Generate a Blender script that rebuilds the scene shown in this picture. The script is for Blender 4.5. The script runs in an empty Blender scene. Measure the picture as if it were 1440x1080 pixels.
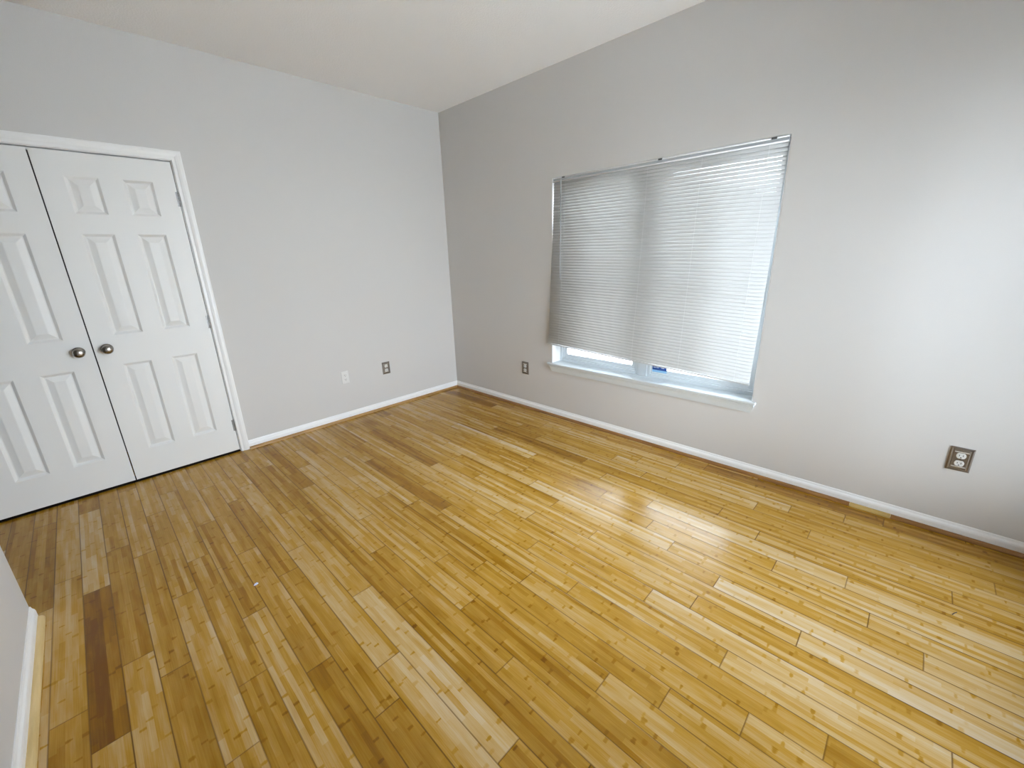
import bpy, bmesh, math, random
from mathutils import Vector, Matrix

random.seed(7)
S = bpy.context.scene
COL = S.collection

# ------------------------------------------------------------------ camera
# room frame: the far corner is the origin, back wall is y = 0 (x < 0), window wall is x = 0 (y < 0)
F_PX = 585.1241
CAM = Vector((-2.8048, -3.6424, 1.4152))
YAW, PITCH, ROLL = (math.radians(a) for a in (-45.4094, -17.2054, -1.7365))
fw = Vector((math.sin(-YAW) * math.cos(PITCH), math.cos(-YAW) * math.cos(PITCH), math.sin(PITCH)))
rt = fw.cross(Vector((0, 0, 1))).normalized()
up = rt.cross(fw)
r2 = rt * math.cos(ROLL) + up * math.sin(ROLL)
u2 = -rt * math.sin(ROLL) + up * math.cos(ROLL)
cd = bpy.data.cameras.new('camera')
cam = bpy.data.objects.new('camera', cd)
COL.objects.link(cam)
cd.sensor_width = 36
cd.lens = F_PX / 1440 * 36
cd.clip_start = .02
cam.matrix_world = Matrix(((r2.x, u2.x, -fw.x, CAM.x), (r2.y, u2.y, -fw.y, CAM.y), (r2.z, u2.z, -fw.z, CAM.z), (0, 0, 0, 1)))
S.camera = cam

# ------------------------------------------------------------------ world, light, exposure
SKY_STRENGTH = 25.5
SUN_STRENGTH = 24.0
EXPOSURE = 0.0
W = bpy.data.worlds.new('daylight')
S.world = W
W.use_nodes = True
nt = W.node_tree
nt.nodes.clear()
wo = nt.nodes.new('ShaderNodeOutputWorld')
wb = nt.nodes.new('ShaderNodeBackground')
wr = nt.nodes.new('ShaderNodeValToRGB')
wt = nt.nodes.new('ShaderNodeTexCoord')
ws = nt.nodes.new('ShaderNodeSeparateXYZ')
wm = nt.nodes.new('ShaderNodeMapRange')
wm.inputs['From Min'].default_value = -.2
wm.inputs['From Max'].default_value = .9
wr.color_ramp.elements[0].color = (.91, .94, 1, 1)
wr.color_ramp.elements[1].color = (.72, .83, 1, 1)
nt.links.new(wt.outputs['Generated'], ws.inputs[0])
nt.links.new(ws.outputs['Z'], wm.inputs['Value'])
nt.links.new(wm.outputs[0], wr.inputs[0])
nt.links.new(wr.outputs[0], wb.inputs['Color'])
wb.inputs['Strength'].default_value = SKY_STRENGTH
nt.links.new(wb.outputs[0], wo.inputs[0])


def portal(name, loc, rot, sx, sy):
    l = bpy.data.lights.new(name, 'AREA')
    l.shape = 'RECTANGLE'
    l.size, l.size_y = sx, sy
    l.cycles.is_portal = True
    o = bpy.data.objects.new(name, l)
    o.location = loc
    o.rotation_euler = rot
    COL.objects.link(o)


H = 2.7294                    # ceiling height
YF = -4.66                    # wall behind the camera
WY0, WY1, WZ0, WZ1 = -1.385, -2.992, .493, 1.981       # opening of the window in the right wall
VX0, VX1, VZ0, VZ1 = -2.05, -.21, .26, 2.08       # opening of the window in the front wall (behind the camera)
portal('daylight_right', (.2, (WY0 + WY1) / 2, (WZ0 + WZ1) / 2), (0, math.radians(90), 0), WZ1 - WZ0, WY0 - WY1)
portal('daylight_front', ((VX0 + VX1) / 2, YF - .2, (VZ0 + VZ1) / 2), (math.radians(90), 0, 0), VX1 - VX0, VZ1 - VZ0)

# sun added behind the roof: light bounced off the yard lifts the ceiling
sl_ = bpy.data.lights.new('sun', 'SUN')
sl_.energy = SUN_STRENGTH
sl_.color = (1, .95, .88)
sl_.angle = math.radians(.6)
sun = bpy.data.objects.new('sun', sl_)
sun.rotation_euler = Vector((.62, -.12, -.77)).to_track_quat('-Z', 'Y').to_euler()
sun.location = (-8, 3, 9)
COL.objects.link(sun)

vs = S.view_settings
S.display_settings.display_device = 'sRGB'
vs.view_transform = 'Standard'
vs.look = 'None'
vs.gamma = 1
vs.use_curve_mapping = False
vs.exposure = EXPOSURE
S.cycles.use_denoising = True
S.cycles.max_bounces = 14
S.cycles.diffuse_bounces = 10
S.cycles.transmission_bounces = 10
S.cycles.sample_clamp_indirect = 8
S.cycles.caustics_reflective = False
S.cycles.caustics_refractive = False


# ------------------------------------------------------------------ materials
def srgb(r, g, b):
    f = lambda c: (c / 255 / 12.92) if c / 255 <= .04045 else ((c / 255 + .055) / 1.055) ** 2.4
    return (f(r), f(g), f(b), 1)


class M:
    """a small wrapper around a material's node tree"""

    def __init__(s, name, color=(.8, .8, .8, 1), rough=.5, metal=0, spec=.5):
        s.m = bpy.data.materials.new(name)
        s.m.use_nodes = True
        s.t = s.m.node_tree
        s.b = s.t.nodes['Principled BSDF']
        s.b.inputs['Base Color'].default_value = color
        s.b.inputs['Roughness'].default_value = rough
        s.b.inputs['Metallic'].default_value = metal
        s.b.inputs['Specular IOR Level'].default_value = spec

    def n(s, kind, **kw):
        o = s.t.nodes.new('ShaderNode' + kind)
        for k, v in kw.items():
            setattr(o, k, v)
        return o

    def l(s, a, b):
        s.t.links.new(a, b)

    def math(s, op, a, b=None, c=None):
        o = s.n('Math', operation=op)
        for i, v in enumerate((a, b, c)):
            if v is None:
                continue
            if isinstance(v, (int, float)):
                o.inputs[i].default_value = v
            else:
                s.l(v, o.inputs[i])
        return o.outputs[0]

    def bump(s, scale, strength, dist=.002, detail=3, stretch=None):
        tc = s.n('TexCoord')
        no = s.n('TexNoise')
        no.inputs['Scale'].default_value = scale
        no.inputs['Detail'].default_value = detail
        src = tc.outputs['Object']
        if stretch:
            mp = s.n('Mapping')
            mp.inputs['Scale'].default_value = stretch
            s.l(src, mp.inputs[0])
            src = mp.outputs[0]
        s.l(src, no.inputs['Vector'])
        bu = s.n('Bump')
        bu.inputs['Strength'].default_value = strength
        bu.inputs['Distance'].default_value = dist
        s.l(no.outputs['Fac'], bu.inputs['Height'])
        s.l(bu.outputs[0], s.b.inputs['Normal'])
        return no


m_wall = M('wall_paint', (.62, .605, .59, 1), .62, spec=.3)
m_wall.bump(170, .16, .002)
m_ceil = M('ceiling_paint', (.92, .92, .925, 1), .85, spec=.15)
m_ceil.bump(110, .5, .004, 4)
m_trim = M('white_trim_paint', (.87, .87, .87, 1), .35)
m_trim.bump(30, .05, .001)
m_door = M('white_door_paint', (.80, .80, .79, 1), .42)
m_door.bump(60, .10, .0012, 5, (6, 6, .6))
m_vinyl = M('white_vinyl', (.60, .64, .67, 1), .35)
m_nickel = M('satin_nickel', (.36, .33, .30, 1), .27, 1)
m_steel = M('hinge_steel', (.30, .29, .28, 1), .45, .8)
m_pewter = M('brushed_pewter', (.27, .235, .205, 1), .38, .85)
m_pewter.bump(90, .15, .001, 3, (1, 1, 8))
m_ridge = M('ridge_glint', (.80, .76, .70, 1), .4, .5)  # lighter than the plate: the glint is painted into the ridge colour
m_plate = M('white_plastic', (.72, .72, .71, 1), .35)
m_slot = M('dark_slot', (.03, .03, .03, 1), .6)
m_blue = M('blue_sticker', srgb(40, 80, 150), .5)
m_lblue = M('light_blue_sticker', srgb(150, 200, 235), .5)
m_white = M('white_print', (.8, .85, .9, 1), .5)
m_cord = M('white_cord', (.75, .75, .74, 1), .7)
m_wand = M('clear_grey_wand', (.35, .36, .36, 1), .2)
m_bracket = M('bracket_steel', (.12, .12, .12, 1), .4, .7)
m_sill = M('white_sill_paint', (.66, .70, .72, 1), .35)
m_rail = M('headrail_enamel', (.42, .44, .46, 1), .35)
m_scrap = M('white_scrap', (.85, .87, .92, 1), .4)
m_twig = M('dark_splinter', (.035, .02, .015, 1), .7)
m_ground = M('pale_concrete', (.80, .80, .80, 1), .9)
m_ground.bump(12, .3, .01)
m_dark = M('closet_shade', (.08, .076, .072, 1), .8)  # near-black puts the closet's shade into its wall colour

# vinyl slats let part of the daylight through
m_slat = M('translucent_vinyl_slat', (.60, .598, .59, 1), .7, spec=.1)
_tr = m_slat.n('BsdfTranslucent')
_tr.inputs['Color'].default_value = (.80, .79, .765, 1)
_mx = m_slat.n('MixShader')
_mx.inputs[0].default_value = .12
m_slat.l(m_slat.b.outputs[0], _mx.inputs[1])
m_slat.l(_tr.outputs[0], _mx.inputs[2])
m_slat.l(_mx.outputs[0], m_slat.t.nodes['Material Output'].inputs[0])

# window glass: clear pane that lets straight light pass
m_glass = M('window_glass')
_g = m_glass.n('BsdfGlossy')
_g.inputs['Roughness'].default_value = .02
_tp = m_glass.n('BsdfTransparent')
_tp.inputs['Color'].default_value = (.93, .96, .96, 1)
_fr = m_glass.n('Fresnel')
_fr.inputs['IOR'].default_value = 1.45
_mx = m_glass.n('MixShader')
m_glass.l(_fr.outputs[0], _mx.inputs[0])
m_glass.l(_tp.outputs[0], _mx.inputs[1])
m_glass.l(_g.outputs[0], _mx.inputs[2])
m_glass.l(_mx.outputs[0], m_glass.t.nodes['Material Output'].inputs[0])


def wood_strip(name, c0, c1, stretch):
    m = M(name, c0, .4)
    tc = m.n('TexCoord')
    mp = m.n('Mapping')
    mp.inputs['Scale'].default_value = stretch
    no = m.n('TexNoise')
    no.inputs['Scale'].default_value = 6
    no.inputs['Detail'].default_value = 5
    ra = m.n('ValToRGB')
    ra.color_ramp.elements[0].position = .35
    ra.color_ramp.elements[1].position = .65
    ra.color_ramp.elements[0].color = c0
    ra.color_ramp.elements[1].color = c1
    m.l(tc.outputs['Object'], mp.inputs[0])
    m.l(mp.outputs[0], no.inputs['Vector'])
    m.l(no.outputs['Fac'], ra.inputs[0])
    m.l(ra.outputs[0], m.b.inputs['Base Color'])
    return m


m_shoe_x = wood_strip('amber_shoe_wood', (.30, .155, .045, 1), (.44, .25, .085, 1), (1, 12, 12))
m_shoe_y = wood_strip('dark_shoe_wood', (.20, .085, .02, 1), (.30, .14, .035, 1), (12, 1, 12))
m_shoe_m = wood_strip('yellow_shoe_wood', (.42, .27, .08, 1), (.52, .36, .13, 1), (12, 1, 12))
m_shoe_p = wood_strip('pale_shoe_wood', (.56, .40, .17, 1), (.66, .49, .24, 1), (12, 1, 12))

# ---- bamboo floor: each plank carries its tone and two random numbers, strips and knuckles are procedural
PW, PL = .0923, .9175
NSTRIP = 5


def bamboo():
    m = M('bamboo_floor', rough=.25)
    uv = m.n('UVMap', uv_map='plank')
    sp = m.n('SeparateXYZ')
    m.l(uv.outputs[0], sp.inputs[0])
    u, v = sp.outputs['X'], sp.outputs['Y']                  # metres along and across the plank
    at = m.n('Attribute', attribute_name='tone')
    sc = m.n('SeparateXYZ')
    m.l(at.outputs['Vector'], sc.inputs[0])
    tone, ra, rb = sc.outputs
    cv2 = m.n('CombineXYZ')
    m.l(m.math('ADD', m.math('MULTIPLY', u, 6), m.math('MULTIPLY', rb, 70)), cv2.inputs[0])
    m.l(m.math('ADD', m.math('MULTIPLY', v, 42), m.math('MULTIPLY', ra, 70)), cv2.inputs[1])
    mo = m.n('TexNoise')
    mo.inputs['Scale'].default_value = 1
    mo.inputs['Detail'].default_value = 3
    m.l(cv2.outputs[0], mo.inputs['Vector'])
    # slightly ragged strip edges
    strip = m.math('FLOOR', m.math('DIVIDE', m.math('ADD', v, m.math('MULTIPLY', m.math('SUBTRACT', mo.outputs['Fac'], .5), .006)), PW / NSTRIP))

    def white(a, b, c, out='Value'):
        cv = m.n('CombineXYZ')
        for i, k in enumerate((a, b, c)):
            if isinstance(k, (int, float)):
                cv.inputs[i].default_value = k
            else:
                m.l(k, cv.inputs[i])
        w = m.n('TexWhiteNoise', noise_dimensions='3D')
        m.l(cv.outputs[0], w.inputs['Vector'])
        return w.outputs[out]

    k1 = white(strip, m.math('MULTIPLY', ra, 97.3), 1.5)
    k2 = white(strip, m.math('MULTIPLY', rb, 61.7), 4.5)
    un = m.math('ADD', m.math('DIVIDE', u, m.math('ADD', .20, m.math('MULTIPLY', k2, .20))), m.math('MULTIPLY', k1, 7))
    cell = m.math('FLOOR', un)
    fr = m.math('SUBTRACT', un, cell)
    k3 = white(strip, m.math('ADD', cell, m.math('MULTIPLY', ra, 53.1)), 8.5)
    # node (knuckle) mark just after the cell start
    d = m.math('ABSOLUTE', m.math('SUBTRACT', fr, .5))
    # soft mottling and long grain
    cv = m.n('CombineXYZ')
    m.l(m.math('ADD', m.math('MULTIPLY', u, 5), m.math('MULTIPLY', ra, 40)), cv.inputs[0])
    m.l(m.math('ADD', m.math('MULTIPLY', v, 260), m.math('MULTIPLY', rb, 40)), cv.inputs[1])
    gr = m.n('TexNoise')
    gr.inputs['Scale'].default_value = 1
    gr.inputs['Detail'].default_value = 4
    m.l(cv.outputs[0], gr.inputs['Vector'])
    dn = m.math('ADD', d, m.math('MULTIPLY', m.math('SUBTRACT', mo.outputs['Fac'], .5), .05))
    node = m.n('MapRange', interpolation_type='SMOOTHSTEP')
    node.inputs['From Min'].default_value = .026
    node.inputs['From Max'].default_value = .006
    m.l(dn, node.inputs['Value'])
    nodem = m.math('MULTIPLY', node.outputs[0], m.math('ADD', .25, m.math('MULTIPLY', white(strip, cell, m.math('MULTIPLY', rb, 31.7)), .75)))
    # tone of this bit of strip
    t = m.math('ADD', tone, m.math('MULTIPLY', m.math('SUBTRACT', k1, .5), .24))
    t = m.math('ADD', t, m.math('MULTIPLY', m.math('SUBTRACT', k3, .5), .20))
    t = m.math('ADD', t, m.math('MULTIPLY', m.math('SUBTRACT', gr.outputs['Fac'], .5), .28))
    t = m.math('ADD', t, m.math('MULTIPLY', m.math('SUBTRACT', mo.outputs['Fac'], .5), .44))
    t = m.math('SUBTRACT', t, m.math('MULTIPLY', nodem, .30))
    rp = m.n('ValToRGB')
    els = rp.color_ramp.elements
    els[0].position, els[0].color = 0, (.165, .060, .002, 1)
    els[1].position, els[1].color = 1, (.575, .44, .29, 1)
    e = els.new(.30); e.color = (.290, .135, .005, 1)
    e = els.new(.55); e.color = (.425, .228, .028, 1)
    e = els.new(.78); e.color = (.525, .345, .140, 1)
    m.l(t, rp.inputs[0])
    # grooves round each plank
    e1 = m.math('MINIMUM', v, m.math('SUBTRACT', PW, v))
    e2 = m.math('MINIMUM', u, m.math('SUBTRACT', sc.outputs['Z'] if False else PL, u))
    ed = m.math('MINIMUM', e1, e2)
    gm = m.n('MapRange', interpolation_type='SMOOTHSTEP')
    gm.inputs['From Min'].default_value = .0005
    gm.inputs['From Max'].default_value = .0030
    m.l(ed, gm.inputs['Value'])
    mix = m.n('Mix', data_type='RGBA')
    mix.inputs['A'].default_value = (.105, .046, .007, 1)
    gfac = m.math('MAXIMUM', gm.outputs[0], m.math('MULTIPLY', rb, .55))
    m.l(gfac, mix.inputs['Factor'])
    m.l(rp.outputs[0], mix.inputs['B'])
    m.l(mix.outputs['Result'], m.b.inputs['Base Color'])
    # gloss
    rr = m.n('MapRange')
    rr.inputs['To Min'].default_value = .17
    rr.inputs['To Max'].default_value = .27
    m.l(mo.outputs['Fac'], rr.inputs['Value'])
    m.l(rr.outputs[0], m.b.inputs['Roughness'])
    m.b.inputs['Specular IOR Level'].default_value = .25
    bu = m.n('Bump')
    bu.inputs['Strength'].default_value = .35
    bu.inputs['Distance'].default_value = .0012
    m.l(gm.outputs[0], bu.inputs['Height'])
    m.l(bu.outputs[0], m.b.inputs['Normal'])
    return m


m_floor = bamboo()


# ------------------------------------------------------------------ mesh helpers
def link(name, bm, mat, parent=None, smooth=False, bevel=0, seg=2):
    me = bpy.data.meshes.new(name)
    bmesh.ops.recalc_face_normals(bm, faces=bm.faces)
    bm.to_mesh(me)
    bm.free()
    o = bpy.data.objects.new(name, me)
    COL.objects.link(o)
    for k in (mat if isinstance(mat, (list, tuple)) else [mat]):
        me.materials.append(k.m)
    if smooth:
        for p in me.polygons:
            p.use_smooth = True
    if bevel:
        b = o.modifiers.new('bevel', 'BEVEL')
        b.width = bevel
        b.segments = seg
        b.limit_method = 'ANGLE'
        b.angle_limit = math.radians(40)
    if parent:
        o.parent = parent
        o.matrix_parent_inverse = Matrix.Translation(-parent.location)
    return o


def box(bm, x0, x1, y0, y1, z0, z1):
    x0, x1 = min(x0, x1), max(x0, x1)
    y0, y1 = min(y0, y1), max(y0, y1)
    z0, z1 = min(z0, z1), max(z0, z1)
    v = [bm.verts.new((x, y, z)) for x in (x0, x1) for y in (y0, y1) for z in (z0, z1)]
    for f in ((0, 1, 3, 2), (4, 6, 7, 5), (0, 4, 5, 1), (2, 3, 7, 6), (0, 2, 6, 4), (1, 5, 7, 3)):
        bm.faces.new([v[i] for i in f])
    return v


def nb():
    return bmesh.new()


def mbox(*a):
    bm = nb()
    box(bm, *a)
    return bm


def prism(bm, prof, a, b, axis):
    """extrude a profile of (p, q) from a to b along axis ('x': p=y,q=z; 'y': p=x,q=z; 'z': p=x,q=y)"""
    def P(t, p, q):
        return {'x': (t, p, q), 'y': (p, t, q), 'z': (p, q, t)}[axis]
    A = [bm.verts.new(P(a, p, q)) for p, q in prof]
    B = [bm.verts.new(P(b, p, q)) for p, q in prof]
    n = len(prof)
    for i in range(n):
        bm.faces.new((A[i], A[(i + 1) % n], B[(i + 1) % n], B[i]))
    bm.faces.new(A)
    bm.faces.new(B[::-1])


def tube(bm, pts, r, n=8):
    rings = []
    for i, p in enumerate(pts):
        p = Vector(p)
        d = (Vector(pts[min(i + 1, len(pts) - 1)]) - Vector(pts[max(i - 1, 0)])).normalized()
        a = d.orthogonal().normalized() if i == 0 else (a - d * a.dot(d)).normalized()
        b = d.cross(a)
        rings.append([bm.verts.new(p + (a * math.cos(t) + b * math.sin(t)) * r) for t in [2 * math.pi * k / n for k in range(n)]])
    for q, w in zip(rings, rings[1:]):
        for k in range(n):
            bm.faces.new((q[k], q[(k + 1) % n], w[(k + 1) % n], w[k]))
    bm.faces.new(rings[0][::-1])
    bm.faces.new(rings[-1])


def lathe(bm, prof, origin, axis, n=32):
    """revolve (r, h) about axis ('-y' or '-x' style) starting at origin"""
    o = Vector(origin)
    ax = Vector(axis)
    a = ax.orthogonal().normalized()
    b = ax.cross(a)
    rings = []
    for r, h in prof:
        if r < 1e-6:
            rings.append([bm.verts.new(o + ax * h)])
        else:
            rings.append([bm.verts.new(o + ax * h + (a * math.cos(t) + b * math.sin(t)) * r) for t in [2 * math.pi * k / n for k in range(n)]])
    for q, w in zip(rings, rings[1:]):
        if len(q) == 1 and len(w) == 1:
            continue
        for k in range(n):
            k2 = (k + 1) % n
            if len(q) == 1:
                bm.faces.new((q[0], w[k2], w[k]))
            elif len(w) == 1:
                bm.faces.new((q[k], q[k2], w[0]))
            else:
                bm.faces.new((q[k], q[k2], w[k2], w[k]))


def tag(o, label, cat, kind=None, group=None):
    o['label'] = label
    o['category'] = cat
    if kind:
        o['kind'] = kind
    if group:
        o['group'] = group
    return o


def empty(name, loc=(0, 0, 0)):
    o = bpy.data.objects.new(name, None)
    o.location = loc
    o.empty_display_size = .1
    COL.objects.link(o)
    return o


# ------------------------------------------------------------------ floor
K0 = -3.096                    # left seam of plank row 0
ROW_Y = {-1: -1.886, 0: -1.166, 1: -1.765, 2: -1.011, 3: -1.504, 4: -1.260, 5: -1.857, 6: -2.301, 7: -1.708, 8: -2.473,
         9: -2.087, 10: -2.286, 11: -1.886, 12: -2.492, 13: -3.096, 14: -2.357, 15: -2.573, 16: -2.766, 17: -2.450,
         18: -3.031, 19: -3.189, 20: -2.627, 21: -3.217, 22: -2.966, 23: -2.807, 24: -3.377, 25: -2.716, 26: -3.258,
         27: -3.045, 28: -3.448, 29: -3.176, 30: -3.325, 31: -3.560, 32: -2.797, 33: -3.1}


def pix_floor(px, py, z=0):
    d = fw_ + (px - 720) / F_PX * r2 + (540 - py) / F_PX * u2
    return CAM + d * ((z - CAM.z) / d.z)


fw_ = fw
# tones seen in the photo: (pixel, tone); every plank not named here gets a random one
SEEN = [(150, 900, .16), (110, 780, .62), (60, 780, .42), (20, 735, .40), (80, 1000, .60), (190, 800, .50), (175, 745, .52),
        (190, 870, .62), (200, 1000, .66), (250, 900, .55), (290, 960, .62), (250, 780, .52), (330, 870, .50), (310, 800, .42),
        (300, 740, .48), (360, 815, .55), (350, 740, .40), (380, 880, .60), (345, 770, .48), (430, 1000, .62), (370, 760, .66), (330, 690, .52),
        (420, 850, .50), (480, 960, .38), (440, 840, .42), (390, 705, .46), (450, 760, .60), (375, 670, .40), (600, 920, .76), (480, 760, .42),
        (422, 690, .46), (620, 900, .45), (470, 720, .66), (620, 830, .62), (395, 645, .40), (460, 685, .62), (580, 780, .76),
        (405, 640, .50), (740, 900, .44), (650, 785, .44), (560, 720, .44), (600, 735, .52), (760, 850, .42), (650, 755, .46),
        (850, 890, .58), (570, 690, .60), (720, 775, .58), (900, 880, .58), (650, 725, .40), (880, 860, .64), (800, 765, .58),
        (1000, 890, .80), (560, 630, .34), (690, 695, .72), (870, 790, .60), (1080, 900, .52), (740, 700, .58), (900, 800, .58),
        (1250, 970, .80), (1150, 880, .80), (900, 765, .62), (880, 740, .74), (1100, 850, .54), (850, 715, .54), (1000, 780, .62),
        (1300, 920, .74), (780, 672, .46), (950, 745, .62), (700, 622, .80), (790, 668, .56), (1000, 745, .72), (1150, 790, .54),
        (990, 725, .58), (685, 566, .22), (1240, 860, .66)]
tones = {}


def plank_of(x, y):
    k = math.floor((x - K0) / PW)
    a = ROW_Y.get(k, -1.0 - (k * .37) % .9)
    return k, math.floor((y - a) / PL)


for px, py, t in SEEN:
    p = pix_floor(px, py)
    tones.setdefault(plank_of(p.x, p.y), t)

bm = nb()
uvl = bm.loops.layers.uv.new('plank')
tl = bm.faces.layers.float_vector.new('tone')
XMIN, XMAX, YMIN, YMAX = -4.62, .02, YF - .02, .72
rnd = random.Random(21)
for k in range(-17, 34):
    a = ROW_Y.get(k, -1.0 - (k * .37) % .9)
    for j in range(-6, 5):
        y0, y1 = a + j * PL, a + (j + 1) * PL
        t = tones.get((k, j))
        g = min(.76, max(.30, rnd.gauss(.52, .10)))
        t = g if t is None else t
        r_a, r_b = rnd.random(), rnd.random()
        x0 = K0 + k * PW
        cx0, cx1 = max(x0, XMIN), min(x0 + PW, XMAX)
        cy0, cy1 = max(y0, YMIN), min(y1, YMAX)
        if cx1 - cx0 < .001 or cy1 - cy0 < .001:
            continue
        vv = [bm.verts.new(c) for c in ((cx0, cy0, 0), (cx1, cy0, 0), (cx1, cy1, 0), (cx0, cy1, 0))]
        f = bm.faces.new(vv)
        f[tl] = (t, r_a, r_b)
        for l in f.loops:
            l[uvl].uv = (l.vert.co.y - y0, l.vert.co.x - x0)
# underside so that the floor is a slab
box(bm, XMIN, XMAX, YMIN, YMAX, -.06, -.002)
floor = link('floor', bm, m_floor)
tag(floor, 'honey coloured bamboo plank floor running toward the closet doors', 'floor', 'structure')

# ------------------------------------------------------------------ walls and ceiling
DX0, DX1, DZ1 = -3.432, -2.180, 2.058            # rough door opening (inside of the jambs)
LX, LY = -3.242, -1.199                          # partition wall face and its free end
XH = -4.6


def wall_with_hole(bm, axis, u0, u1, h0, h1, a0, a1, b0, b1, t0, t1):
    """wall along axis ('x' or 'y') from u0..u1, z h0..h1, hole a0..a1 x b0..b1, thickness t0..t1"""
    def bx(p0, p1, q0, q1):
        if abs(p1 - p0) < 1e-5 or abs(q1 - q0) < 1e-5:
            return
        if axis == 'x':
            box(bm, p0, p1, t0, t1, q0, q1)
        else:
            box(bm, t0, t1, p0, p1, q0, q1)
    bx(u0, a0, h0, h1)
    bx(a1, u1, h0, h1)
    bx(a0, a1, h0, b0)
    bx(a0, a1, b1, h1)


JT = .019
bm = nb()
wall_with_hole(bm, 'x', XH, .0, 0, H, DX0 - JT, DX1 + JT, 0, DZ1 + JT, 0, .115)
o = link('wall_back', bm, m_wall)
tag(o, 'light grey wall holding the white closet doors and two outlets', 'wall', 'structure')

bm = nb()
wall_with_hole(bm, 'y', YF - .16, .115, 0, H, WY1, WY0, WZ0 - .02, WZ1, 0, .16)
o = link('wall_right', bm, m_wall)
tag(o, 'grey wall around the window with the lowered blind', 'wall', 'structure')

bm = nb()
wall_with_hole(bm, 'x', XH, 0, 0, H, VX0, VX1, VZ0 - .02, VZ1, YF - .16, YF)
o = link('wall_front', bm, m_wall)
tag(o, 'light grey wall behind the camera with the second window', 'wall', 'structure')

o = link('wall_left', mbox(LX - .115, LX, YF, LY, 0, H), m_wall)
tag(o, 'pale grey partition wall ending at the lower left edge', 'wall', 'structure')
o = link('wall_hall', mbox(XH - .1, XH, YF - .16, .115, 0, H), m_wall)
tag(o, 'grey wall of the entry beyond the left partition', 'wall', 'structure')
o = link('ceiling', mbox(XH - .1, .16, YF - .16, .115, H, H + .08), m_ceil)
tag(o, 'flat off white ceiling with a fine stippled texture', 'ceiling', 'structure')

bm = nb()
box(bm, DX0 - .35, DX0 - .33, .115, .70, 0, H)
box(bm, DX1 + .33, DX1 + .35, .115, .70, 0, H)
box(bm, DX0 - .35, DX1 + .35, .70, .72, 0, H)
box(bm, DX0 - .35, DX1 + .35, .115, .72, H, H + .02)
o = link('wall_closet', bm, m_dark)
tag(o, 'unlit closet walls behind the white double doors', 'closet wall', 'structure')

# ------------------------------------------------------------------ baseboards and shoe mouldings
BH, BT = .069, .013
CAS = .057                                        # casing width
CXR = DX1 + .004 + CAS                            # outer edge of the right casing
base_prof = [(0, 0), (BT, 0), (BT, .042), (BT - .002, .050), (.006, .058), (.004, BH - .002), (.003, BH), (0, BH)]
SH = .019
shoe = [(0, 0)] + [(SH * math.cos(a), SH * math.sin(a)) for a in [math.radians(d) for d in range(0, 91, 15)]]


def run_x(prof, x0, x1, y=0, sgn=-1, off=0):
    bm = nb()
    prism(bm, [(y + sgn * (p + off), q) for p, q in prof], x0, x1, 'x')
    return bm


def run_y(prof, y0, y1, x=0, sgn=-1, off=0):
    bm = nb()
    prism(bm, [(x + sgn * (p + off), q) for p, q in prof], y0, y1, 'y')
    return bm


o = link('baseboard_back', run_x(base_prof, CXR, -.0005), m_trim)
tag(o, 'white baseboard between the closet casing and the room corner', 'baseboard', 'structure')
o = link('baseboard_right', run_y(base_prof, YF + .001, -BT), m_trim)
tag(o, 'white baseboard under the window wall', 'baseboard', 'structure')
o = link('baseboard_left', run_y(base_prof, YF + .001, LY, LX, 1), m_trim)
tag(o, 'short white baseboard on the partition at lower left', 'baseboard', 'structure')
o = link('trim_1', run_x(shoe, CXR, -BT, 0, -1, BT), m_shoe_x)
tag(o, 'amber wooden shoe moulding below the back baseboard', 'shoe moulding', 'structure')
YA, YB = -3.56, -3.735
o = link('trim_2', run_y(shoe, YA, -BT - .001, 0, -1, BT), m_shoe_y)
tag(o, 'long dark brown shoe moulding from corner past the window', 'shoe moulding', 'structure')
o = link('trim_3', run_y(shoe, YB, YA - .001, 0, -1, BT), m_shoe_m)
tag(o, 'short yellow shoe moulding piece below the nearest outlet', 'shoe moulding', 'structure')
o = link('trim_4', run_y(shoe, YF + .001, YB - .001, 0, -1, BT), m_shoe_y)
tag(o, 'dark brown shoe moulding at the right edge of the floor', 'shoe moulding', 'structure')
o = link('trim_5', run_y(shoe, YF + .001, LY - .012, LX, 1, BT), m_shoe_p)
tag(o, 'pale yellow shoe moulding along the left partition', 'shoe moulding', 'structure')

# ------------------------------------------------------------------ closet door casing and jambs
bm = nb()
cas = [(0, 0), (0, .009), (.004, .011), (.018, .011), (.024, .0135), (.036, .0165), (.050, .0165), (CAS, .014), (CAS, 0)]   # (distance from opening, proud)


def casing_ring(bm, a0, a1, z1):
    """mitred casing: left leg, head, right leg; opening a0..a1 wide and z1 high on the face y = 0"""
    n = len(cas)
    path = []
    for kind in range(4):
        ring = []
        for d, h in cas:
            if kind == 0:
                ring.append((a0 - d, -h, 0))
            elif kind == 1:
                ring.append((a0 - d, -h, z1 + d))
            elif kind == 2:
                ring.append((a1 + d, -h, z1 + d))
            else:
                ring.append((a1 + d, -h, 0))
        path.append([bm.verts.new(c) for c in ring])
    for A, B in zip(path, path[1:]):
        for i in range(n):
            bm.faces.new((A[i], A[(i + 1) % n], B[(i + 1) % n], B[i]))
    bm.faces.new(path[0])
    bm.faces.new(path[-1][::-1])


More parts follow.
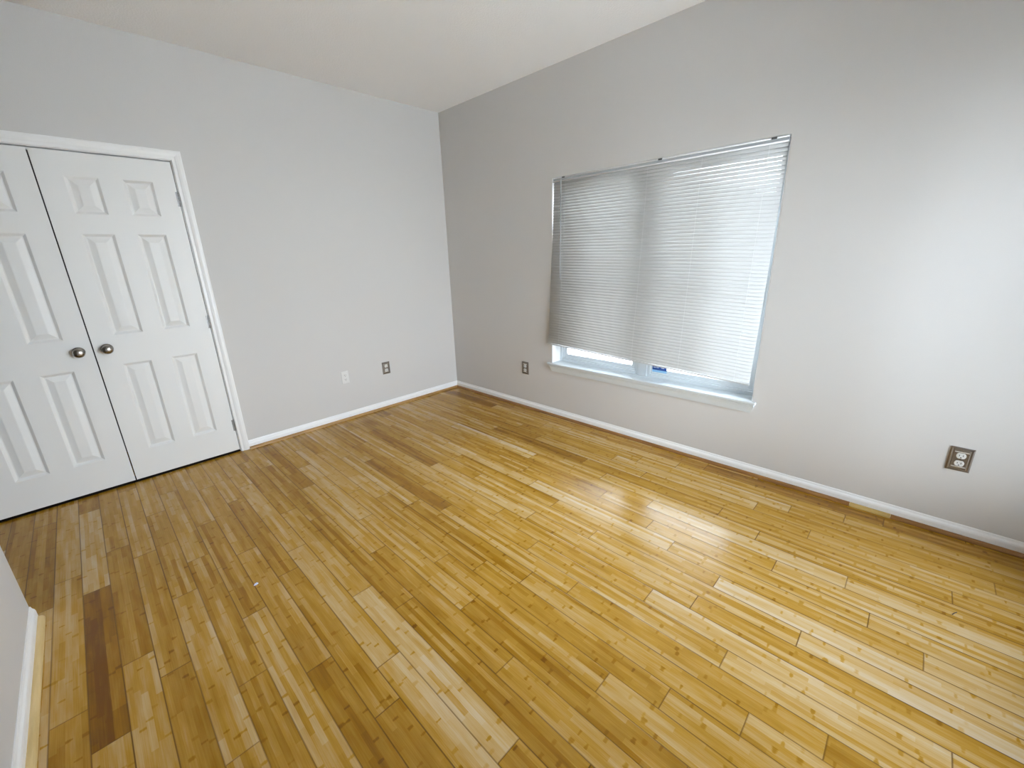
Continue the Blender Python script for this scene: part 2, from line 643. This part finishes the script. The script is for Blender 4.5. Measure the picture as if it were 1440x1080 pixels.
casing_ring(bm, DX0 - .004, DX1 + .004, DZ1 + .003)
o = link('trim_6', bm, m_trim)
tag(o, 'white mitred casing framing the closet doors', 'door casing', 'structure')
bm = nb()
box(bm, DX0 - JT, DX0, .001, .115, 0, DZ1 + JT)
box(bm, DX1, DX1 + JT, .001, .115, 0, DZ1 + JT)
box(bm, DX0, DX1, .001, .115, DZ1, DZ1 + JT)
box(bm, DX0, DX0 + .01, .042, .07, 0, DZ1)
box(bm, DX1 - .01, DX1, .042, .07, 0, DZ1)
box(bm, DX0, DX1, .042, .07, DZ1 - .01, DZ1)
o = link('trim_7', bm, m_trim)
tag(o, 'white door jamb lining inside the closet opening', 'door jamb', 'structure')


m_gap_shade = M('gap_shade', (.012, .008, .005, 1), .8, spec=.1)  # near-black strip paints in the shade under the closet doors
o = link('gap_shade_strip', mbox(DX0, DX1, .003, .112, .0004, .004), m_gap_shade)
tag(o, 'dark strip standing in for shade in the gap below the closet doors', 'painted shade', 'structure')


# ------------------------------------------------------------------ six panel closet doors
def door_leaf(x0, x1, z0, z1, cols, rows):
    bm = nb()
    xs = [x0] + [c for p in cols for c in p] + [x1]
    zs = [z0] + [c for p in rows for c in p] + [z1]
    yf, yb = 0.0, .035
    prof = [(0, 0), (.005, .0040), (.014, .0125), (.019, .0125), (.047, .0030), (.051, .0026)]
    for i in range(len(xs) - 1):
        for j in range(len(zs) - 1):
            a0, a1, b0, b1 = xs[i], xs[i + 1], zs[j], zs[j + 1]
            if i % 2 == 1 and j % 2 == 1:
                prev = None
                for d, h in prof:
                    r = [bm.verts.new(c) for c in ((a0 + d, yf + h, b0 + d), (a1 - d, yf + h, b0 + d), (a1 - d, yf + h, b1 - d), (a0 + d, yf + h, b1 - d))]
                    if prev:
                        for k in range(4):
                            bm.faces.new((prev[k], prev[(k + 1) % 4], r[(k + 1) % 4], r[k]))
                    prev = r
                bm.faces.new(prev)
            else:
                bm.faces.new([bm.verts.new(c) for c in ((a0, yf, b0), (a1, yf, b0), (a1, yf, b1), (a0, yf, b1))])
    # edges and back
    for q in (((x0, yf, z0), (x0, yb, z0), (x0, yb, z1), (x0, yf, z1)), ((x1, yf, z0), (x1, yb, z0), (x1, yb, z1), (x1, yf, z1)),
              ((x0, yf, z0), (x1, yf, z0), (x1, yb, z0), (x0, yb, z0)), ((x0, yf, z1), (x1, yf, z1), (x1, yb, z1), (x0, yb, z1)),
              ((x0, yb, z0), (x1, yb, z0), (x1, yb, z1), (x0, yb, z1))):
        bm.faces.new([bm.verts.new(c) for c in q])
    bmesh.ops.remove_doubles(bm, verts=bm.verts, dist=1e-5)
    return bm


ROWS = [(.216, .814), (1.004, 1.608), (1.719, 1.923)]
ZB, ZT = .018, 2.050


def door(name, x0, x1, cols, kx, hx, label, knob_label):
    root = empty(name, ((x0 + x1) / 2, .0175, ZB))
    tag(root, label, 'door', 'structure')
    link('door_panel', door_leaf(x0, x1, ZB, ZT, cols, ROWS), m_door, root)
    bm = nb()
    # rosette, neck and egg shaped knob
    lathe(bm, [(0, 0), (.030, 0), (.031, .002), (.030, .006), (.026, .009), (.013, .011), (.011, .016), (.0105, .026), (.014, .031),
               (.021, .035), (.0265, .041), (.0285, .048), (.0275, .055), (.023, .061), (.015, .065), (.007, .0665), (0, .067)], (kx, 0, .925), (0, -1, 0), 36)
    k = link('knob', bm, m_nickel, root, smooth=True)
    s = 1 if hx > (x0 + x1) / 2 else -1
    for hz in (.221, 1.021, 1.829):
        bm = nb()
        for q in range(3):
            lathe(bm, [(0, 0), (.0045, 0), (.0045, .0275), (0, .0275)], (hx, -.0035, hz - .044 + q * .0295), (0, 0, 1), 12)
        lathe(bm, [(0, 0), (.003, .001), (.0028, .003), (0, .004)], (hx, -.0035, hz + .0445), (0, 0, 1), 12)
        box(bm, hx - s * .012, hx, -.0006, .001, hz - .044, hz + .044)
        link('hinge', bm, m_steel, root)
    return root


door('door_1', DX0 + .004, -2.8095, [(-3.308, -3.165), (-3.063, -2.918)], -2.872, DX0 + .003,
     'left white six panel closet door cut by photo edge', 'knob')
door('door_2', -2.8035, DX1 - .004, [(-2.696, -2.550), (-2.443, -2.298)], -2.744, DX1 - .003,
     'right white six panel closet door hinged beside the casing', 'knob')


# ------------------------------------------------------------------ windows
def frame_bars(bm, P, a0, a1, b0, b1, w, t0, t1):
    """rectangular ring a0..a1 x b0..b1, bar width w, depth t0..t1; P maps (a, b, t) to the room"""
    for p in ((a0, a0 + w, b0, b1), (a1 - w, a1, b0, b1), (a0 + w, a1 - w, b0, b0 + w), (a0 + w, a1 - w, b1 - w, b1)):
        c = [P(a, b, t) for a in p[:2] for b in p[2:] for t in (t0, t1)]
        box(bm, min(v[0] for v in c), max(v[0] for v in c), min(v[1] for v in c), max(v[1] for v in c), min(v[2] for v in c), max(v[2] for v in c))


def window(name, P, a0, a1, z0, z1, label):
    """twin double hung vinyl window; a runs along the wall, t is depth from the room face"""
    root = empty(name, P((a0 + a1) / 2, z0, .14))
    tag(root, label, 'window', 'structure')
    mid = (a0 + a1) / 2
    bm = nb()
    frame_bars(bm, P, a0, mid - .034, z0, z1, .026, .112, .175)
    frame_bars(bm, P, mid + .034, a1, z0, z1, .026, .112, .175)
    frame_bars(bm, P, a0 + .018, mid - .052, z0 + .018, z1 - .018, .020, .123, .160)
    frame_bars(bm, P, mid + .052, a1 - .018, z0 + .018, z1 - .018, .020, .123, .160)
    c0, c1 = P(mid - .036, z0, .105), P(mid + .036, z1, .175)
    box(bm, c0[0], c1[0], c0[1], c1[1], c0[2], c1[2])
    link('window_frame', bm, m_vinyl, root, bevel=.003)
    zm = (z0 + z1) / 2
    for s0, s1 in ((a0 + .036, mid - .070), (mid + .070, a1 - .036)):
        for lo, hi, t in ((z0 + .034, zm + .018, .128), (zm - .018, z1 - .034, .148)):
            bm = nb()
            frame_bars(bm, P, s0, s1, lo, hi, .030, t, t + .018)
            sash = link('sash', bm, m_vinyl, root, bevel=.002)
            bm = nb()
            c0, c1 = P(s0 + .028, lo + .028, t + .007), P(s1 - .028, hi - .028, t + .011)
            box(bm, c0[0], c1[0], c0[1], c1[1], c0[2], c1[2])
            link('pane', bm, m_glass, sash)
    return root


PR = lambda a, z, t: (t, -a, z)                  # right wall: a = -y
PF = lambda a, z, t: (a, YF - t, z)              # front wall
w1 = window('window_1', PR, -WY0, -WY1, WZ0, WZ1, 'white twin window behind the lowered blind on the grey wall')
w2 = window('window_2', PF, VX0, VX1, VZ0, VZ1, 'white twin window in the wall behind the camera')


def sill(P, a0, a1, z, root):
    bm = nb()
    # stool with horns, rounded nose
    c = [P(a0, z - .019, 0), P(a1, z, .13)]
    box(bm, *[v for k in range(3) for v in (c[0][k], c[1][k])])
    c = [P(a0 - .046, z - .019, -.022), P(a1 + .024, z, 0)]
    box(bm, *[v for k in range(3) for v in (c[0][k], c[1][k])])
    s = link('sill', bm, m_sill, root, bevel=.005, seg=3)
    # apron, a cove profile leaning back to the wall with returned ends
    bm = nb()
    prof = [(0, -.020), (-.019, -.020), (-.0185, -.026), (-.014, -.036), (-.0125, -.050), (-.010, -.062), (-.009, -.074), (0, -.074)]
    A, B = [], []
    for t, dz in prof:
        e = .040 * (1 + dz / .074) - .003
        A.append(bm.verts.new(P(a0 - e, z + dz, t)))
        B.append(bm.verts.new(P(a1 + min(e, .016), z + dz, t)))
    n = len(prof)
    for i in range(n):
        bm.faces.new((A[i], A[(i + 1) % n], B[(i + 1) % n], B[i]))
    bm.faces.new(A)
    bm.faces.new(B[::-1])
    link('apron', bm, m_sill, root)


sill(PR, -WY0, -WY1, WZ0, w1)
sill(PF, VX0, VX1, VZ0, w2)
# thin white liner boards round the reveal; a small sticker sits on the right lower pane
bm = nb()
box(bm, .001, .112, WY0 - .003, WY0 - .0002, WZ0 + .0005, WZ1 - .0005)
box(bm, .001, .112, WY1 + .0002, WY1 + .003, WZ0 + .0005, WZ1 - .0005)
box(bm, .001, .112, WY1 + .003, WY0 - .003, WZ1 - .003, WZ1 - .0005)
link('jamb_liner', bm, m_trim, w1)
bm = nb()
box(bm, .1262, .1270, -2.374, -2.252, .5525, .600)
st = link('sticker', bm, m_blue, w1)
st['label'] = 'blue sticker on the lower right pane'
bm = nb()
box(bm, .1262, .1270, -2.374, -2.252, .536, .5520)
s2 = link('sticker_band', bm, m_lblue, st)
bm = nb()
for i, (p, q) in enumerate(((-2.268, -2.290), (-2.294, -2.312), (-2.330, -2.352))):
    box(bm, .1256, .1261, p, q, .570, .574)
link('sticker_print', bm, m_white, st)

# ------------------------------------------------------------------ window blind
BL = empty('window_blind', (0, (WY0 + WY1) / 2, WZ1))
tag(BL, 'white mini blind lowered crookedly over the window', 'blind')
yL, yR = WY0 - .014, WY1 + .010
HZ0, HZ1 = 1.951, 1.971
# U channel headrail; white strips stand in for daylight lines above and below
bm = nb()
hp = [(0, HZ0), (0, HZ1), (.024, HZ1), (.024, HZ0)]
prism(bm, hp, yR, yL, 'y')
hr = link('headrail', bm, m_rail, BL)
for zc, rr in ((HZ1 + .0015, .0034), (HZ0 - .001, .0048)):
    bm = nb()
    tube(bm, [(-.002, yR, zc), (-.002, yL, zc)], rr, 10)
    link('daylight_strip', bm, m_trim, hr, smooth=True)['label'] = 'white strip standing in for the daylight line along the headrail'
for y in (-1.500, -2.272, -2.912):
    bm = nb()
    box(bm, -.0072, -.0052, y - .013, y + .013, HZ1 - .003, WZ1 - .0035)
    box(bm, -.0072, .028, y - .013, y + .013, HZ1 + .0055, WZ1 - .0035)
    link('bracket', bm, m_bracket, BL)

NS = 61
SW = .0245
ZTOP = 1.936
ZL, ZR = .690, .624                               # lowest slat at the left and at the right end


def blind_pt(t, s):
    """centre of the slat at fraction t from the top, s from left (0) to right (1)"""
    z = ZTOP - t * (ZTOP - (ZL + (ZR - ZL) * s))
    yl = yL + .036 * t ** 1.3
    yr = yR + .014 * t ** 1.3
    x = .010 - .034 * t ** 1.2
    return Vector((x, yl + (yr - yl) * s, z))


TILT = math.radians(68)
bm = nb()
for i in range(NS):
    t = i / (NS - 1)
    tilt = TILT + math.radians(random.uniform(-1.2, 1.2))
    rows = []
    for s in (0, .25, .5, .75, 1):
        c = blind_pt(t, s)
        ring = []
        for j in range(5):
            e = (j / 4 - .5) * SW                     # across the slat, + = room side
            crown = .0016 * (1 - (2 * e / SW) ** 2)
            # room edge hangs down, convex side to the room
            px = -e * math.cos(tilt) - crown * math.sin(tilt)
            pz = -e * math.sin(tilt) + crown * math.cos(tilt)
            ring.append(bm.verts.new((c.x + px, c.y, c.z + pz)))
        rows.append(ring)
    for A, B in zip(rows, rows[1:]):
        for j in range(4):
            bm.faces.new((A[j], A[j + 1], B[j + 1], B[j]))
sl = link('slat_panel', bm, m_slat, BL, smooth=True)
so = sl.modifiers.new('thick', 'SOLIDIFY')
so.thickness = .0004
# bottom rail
bm = nb()
rows = []
for s in (0, 1):
    c = blind_pt(1.0, s)
    c.z -= .019
    rows.append([bm.verts.new((c.x + a, c.y, c.z + b)) for a, b in ((-.011, .004), (-.0125, 0), (-.011, -.005), (.011, -.005), (.0125, 0), (.011, .004))])
n = 6
for j in range(n):
    bm.faces.new((rows[0][j], rows[0][(j + 1) % n], rows[1][(j + 1) % n], rows[1][j]))
bm.faces.new(rows[0])
bm.faces.new(rows[1][::-1])
link('bottom_rail', bm, m_slat, BL)
for s in (.075, .50, .72, .945):
    for dx in ((-.0135, .0135) if s != .72 else (-.0135,)):
        bm = nb()
        pts = []
        for q in range(9):
            t = q / 8
            c = blind_pt(t, s)
            pts.append((c.x + dx, c.y, c.z + (.014 if q == 0 else -.016 if q == 8 else 0)))
        tube(bm, pts, .0008, 6)
        link('ladder_cord', bm, m_cord, BL)
bm = nb()
tube(bm, [(-.014, -1.486, 1.952), (-.018, -1.486, 1.935), (-.021, -1.487, 1.6), (-.024, -1.488, 1.213)], .0038, 6)
link('tilt_wand', bm, m_wand, BL)


# ------------------------------------------------------------------ outlets
def outlet(P, a, z, w, h, plate_mat, label, style, group='wall outlets'):
    """P maps (a, z, t) with t = out of the wall"""
    root = empty('wall_outlet', P(a, z, 0))
    tag(root, label, 'outlet', 'thing', group)
    bm = nb()
    steps = [(0, .0), (0, .003), (.004, .006), (.0075, .0066), (.0095, .0052), (.0125, .0052), (.0145, .0062)] if style == 'ridged' else [(0, 0), (0, .003), (.005, .0058)]
    prev = None
    for d, t in steps:
        r = [bm.verts.new(P(p, q, t)) for p, q in ((a - w / 2 + d, z - h / 2 + d), (a + w / 2 - d, z - h / 2 + d), (a + w / 2 - d, z + h / 2 - d), (a - w / 2 + d, z + h / 2 - d))]
        if prev:
            for k in range(4):
                bm.faces.new((prev[k], prev[(k + 1) % 4], r[(k + 1) % 4], r[k]))
        prev = r
    bm.faces.new(prev)
    top = steps[-1][1]
    link('cover_plate', bm, plate_mat, root)
    if style == 'ridged':
        for sgn in (-1, 1):
            bm = nb()
            pr = [(sgn * (h / 2 - .0225) - .0026, top), (sgn * (h / 2 - .0225), top + .0034), (sgn * (h / 2 - .0225) + .0026, top)]
            A = [bm.verts.new(P(a - w / 2 + .016, z + q, t)) for q, t in pr]
            B = [bm.verts.new(P(a + w / 2 - .016, z + q, t)) for q, t in pr]
            for k in range(3):
                bm.faces.new((A[k], A[(k + 1) % 3], B[(k + 1) % 3], B[k]))
            bm.faces.new(A); bm.faces.new(B[::-1])
            link('ridge', bm, m_ridge, root)
    for sgn in (1, -1):
        cz = z + sgn * .0195
        bm = nb()
        rings = []
        for rad, t in ((1, top - .002), (1, top + .0012), (.93, top + .0022)):
            ring = []
            for k in range(28):
                an = 2 * math.pi * k / 28
                p = .0172 * rad * math.cos(an)
                q = max(-.0140, min(.0140, .0172 * math.sin(an))) * rad
                ring.append(bm.verts.new(P(a + p, cz + q, t)))
            rings.append(ring)
        for q1, q2 in zip(rings, rings[1:]):
            for k in range(28):
                bm.faces.new((q1[k], q1[(k + 1) % 28], q2[(k + 1) % 28], q2[k]))
        bm.faces.new(rings[-1])
        rc = link('receptacle', bm, m_plate, root)
        bm = nb()
        for p, ww, hh in ((-.0063, .0022, .0085), (.0063, .0022, .0070)):
            c0, c1 = P(a + p - ww / 2, cz + .002 - hh / 2, top + .0019), P(a + p + ww / 2, cz + .002 + hh / 2, top + .0027)
            box(bm, *[v for k in range(3) for v in (c0[k], c1[k])])
        ring = [bm.verts.new(P(a + .0026 * math.cos(2 * math.pi * k / 12), cz - .0085 + .0026 * math.sin(2 * math.pi * k / 12), top + .0027)) for k in range(12)]
        bm.faces.new(ring)
        link('slots', bm, m_slot, rc)
    bm = nb()
    o0 = P(a, z, top)
    ax = Vector(P(a, z, 1)) - Vector(P(a, z, 0))
    lathe(bm, [(0, .0012), (.0026, .0008), (.003, 0)], o0, ax, 12)
    link('screw', bm, m_nickel if style == 'ridged' else m_plate, root)
    return root


PB = lambda a, z, t: (a, -t, z)
PW_ = lambda a, z, t: (-t, a, z)
outlet(PB, -1.270, .397, .070, .114, m_plate, 'small white outlet on the back wall beside the grey metal one', 'plain')
outlet(PB, -.857, .398, .079, .118, m_pewter, 'grey metal outlet plate on the back wall left of the corner', 'ridged')
outlet(PW_, -1.064, .392, .079, .120, m_pewter, 'dark metal outlet plate between room corner and window sill', 'ridged')
outlet(PW_, -3.918, .405, .082, .121, m_pewter, 'bronze toned metal outlet plate low on the grey wall right of the window', 'ridged')

# ------------------------------------------------------------------ bits lying on the floor
bm = nb()
c = (-2.535, -1.681)
pts = [(-.010, -.004, .001), (.002, -.007, .004), (.011, -.001, .0012), (.006, .006, .005), (-.004, .007, .0015)]
vt = [bm.verts.new((c[0] + a, c[1] + b, z)) for a, b, z in pts]
vb = [bm.verts.new((c[0] + a * .9, c[1] + b * .9, .0003)) for a, b, z in pts]
bm.faces.new(vt)
bm.faces.new(vb[::-1])
for i in range(5):
    bm.faces.new((vt[i], vt[(i + 1) % 5], vb[(i + 1) % 5], vb[i]))
o = link('paper_scrap', bm, m_scrap)
tag(o, 'tiny white crumpled scrap lying on the floor left of centre', 'scrap')
bm = nb()
tube(bm, [(-.6755, -3.9610, .0016), (-.664, -3.9655, .0022), (-.650, -3.9735, .0016)], .0015, 6)
o = link('wood_splinter', bm, m_twig)
tag(o, 'thin dark splinter lying on the floor near the right edge', 'splinter')

# ------------------------------------------------------------------ outside
o = link('ground', mbox(-30, 30, -30, 30, -.5, -.35), m_ground)
tag(o, 'bright pale concrete ground outside the window', 'ground', 'structure')
m_blocker = M('blocker_siding', (.34, .33, .31, 1), .8)
_w = m_blocker.n('TexWave', wave_type='BANDS', bands_direction='Z')
_w.inputs['Scale'].default_value = 1.6
_bu = m_blocker.n('Bump')
_bu.inputs['Strength'].default_value = .4
_tc = m_blocker.n('TexCoord')
m_blocker.l(_tc.outputs['Object'], _w.inputs['Vector'])
m_blocker.l(_w.outputs['Fac'], _bu.inputs['Height'])
m_blocker.l(_bu.outputs[0], m_blocker.b.inputs['Normal'])
o = link('wall_sky_blocker', mbox(4.2, 4.5, -9, 5, -.36, 1.95), m_blocker)  # unseen wall added to hold sky light off the blind
tag(o, 'grey sided wall added outside to cut sky light on the blind', 'added wall', 'structure')
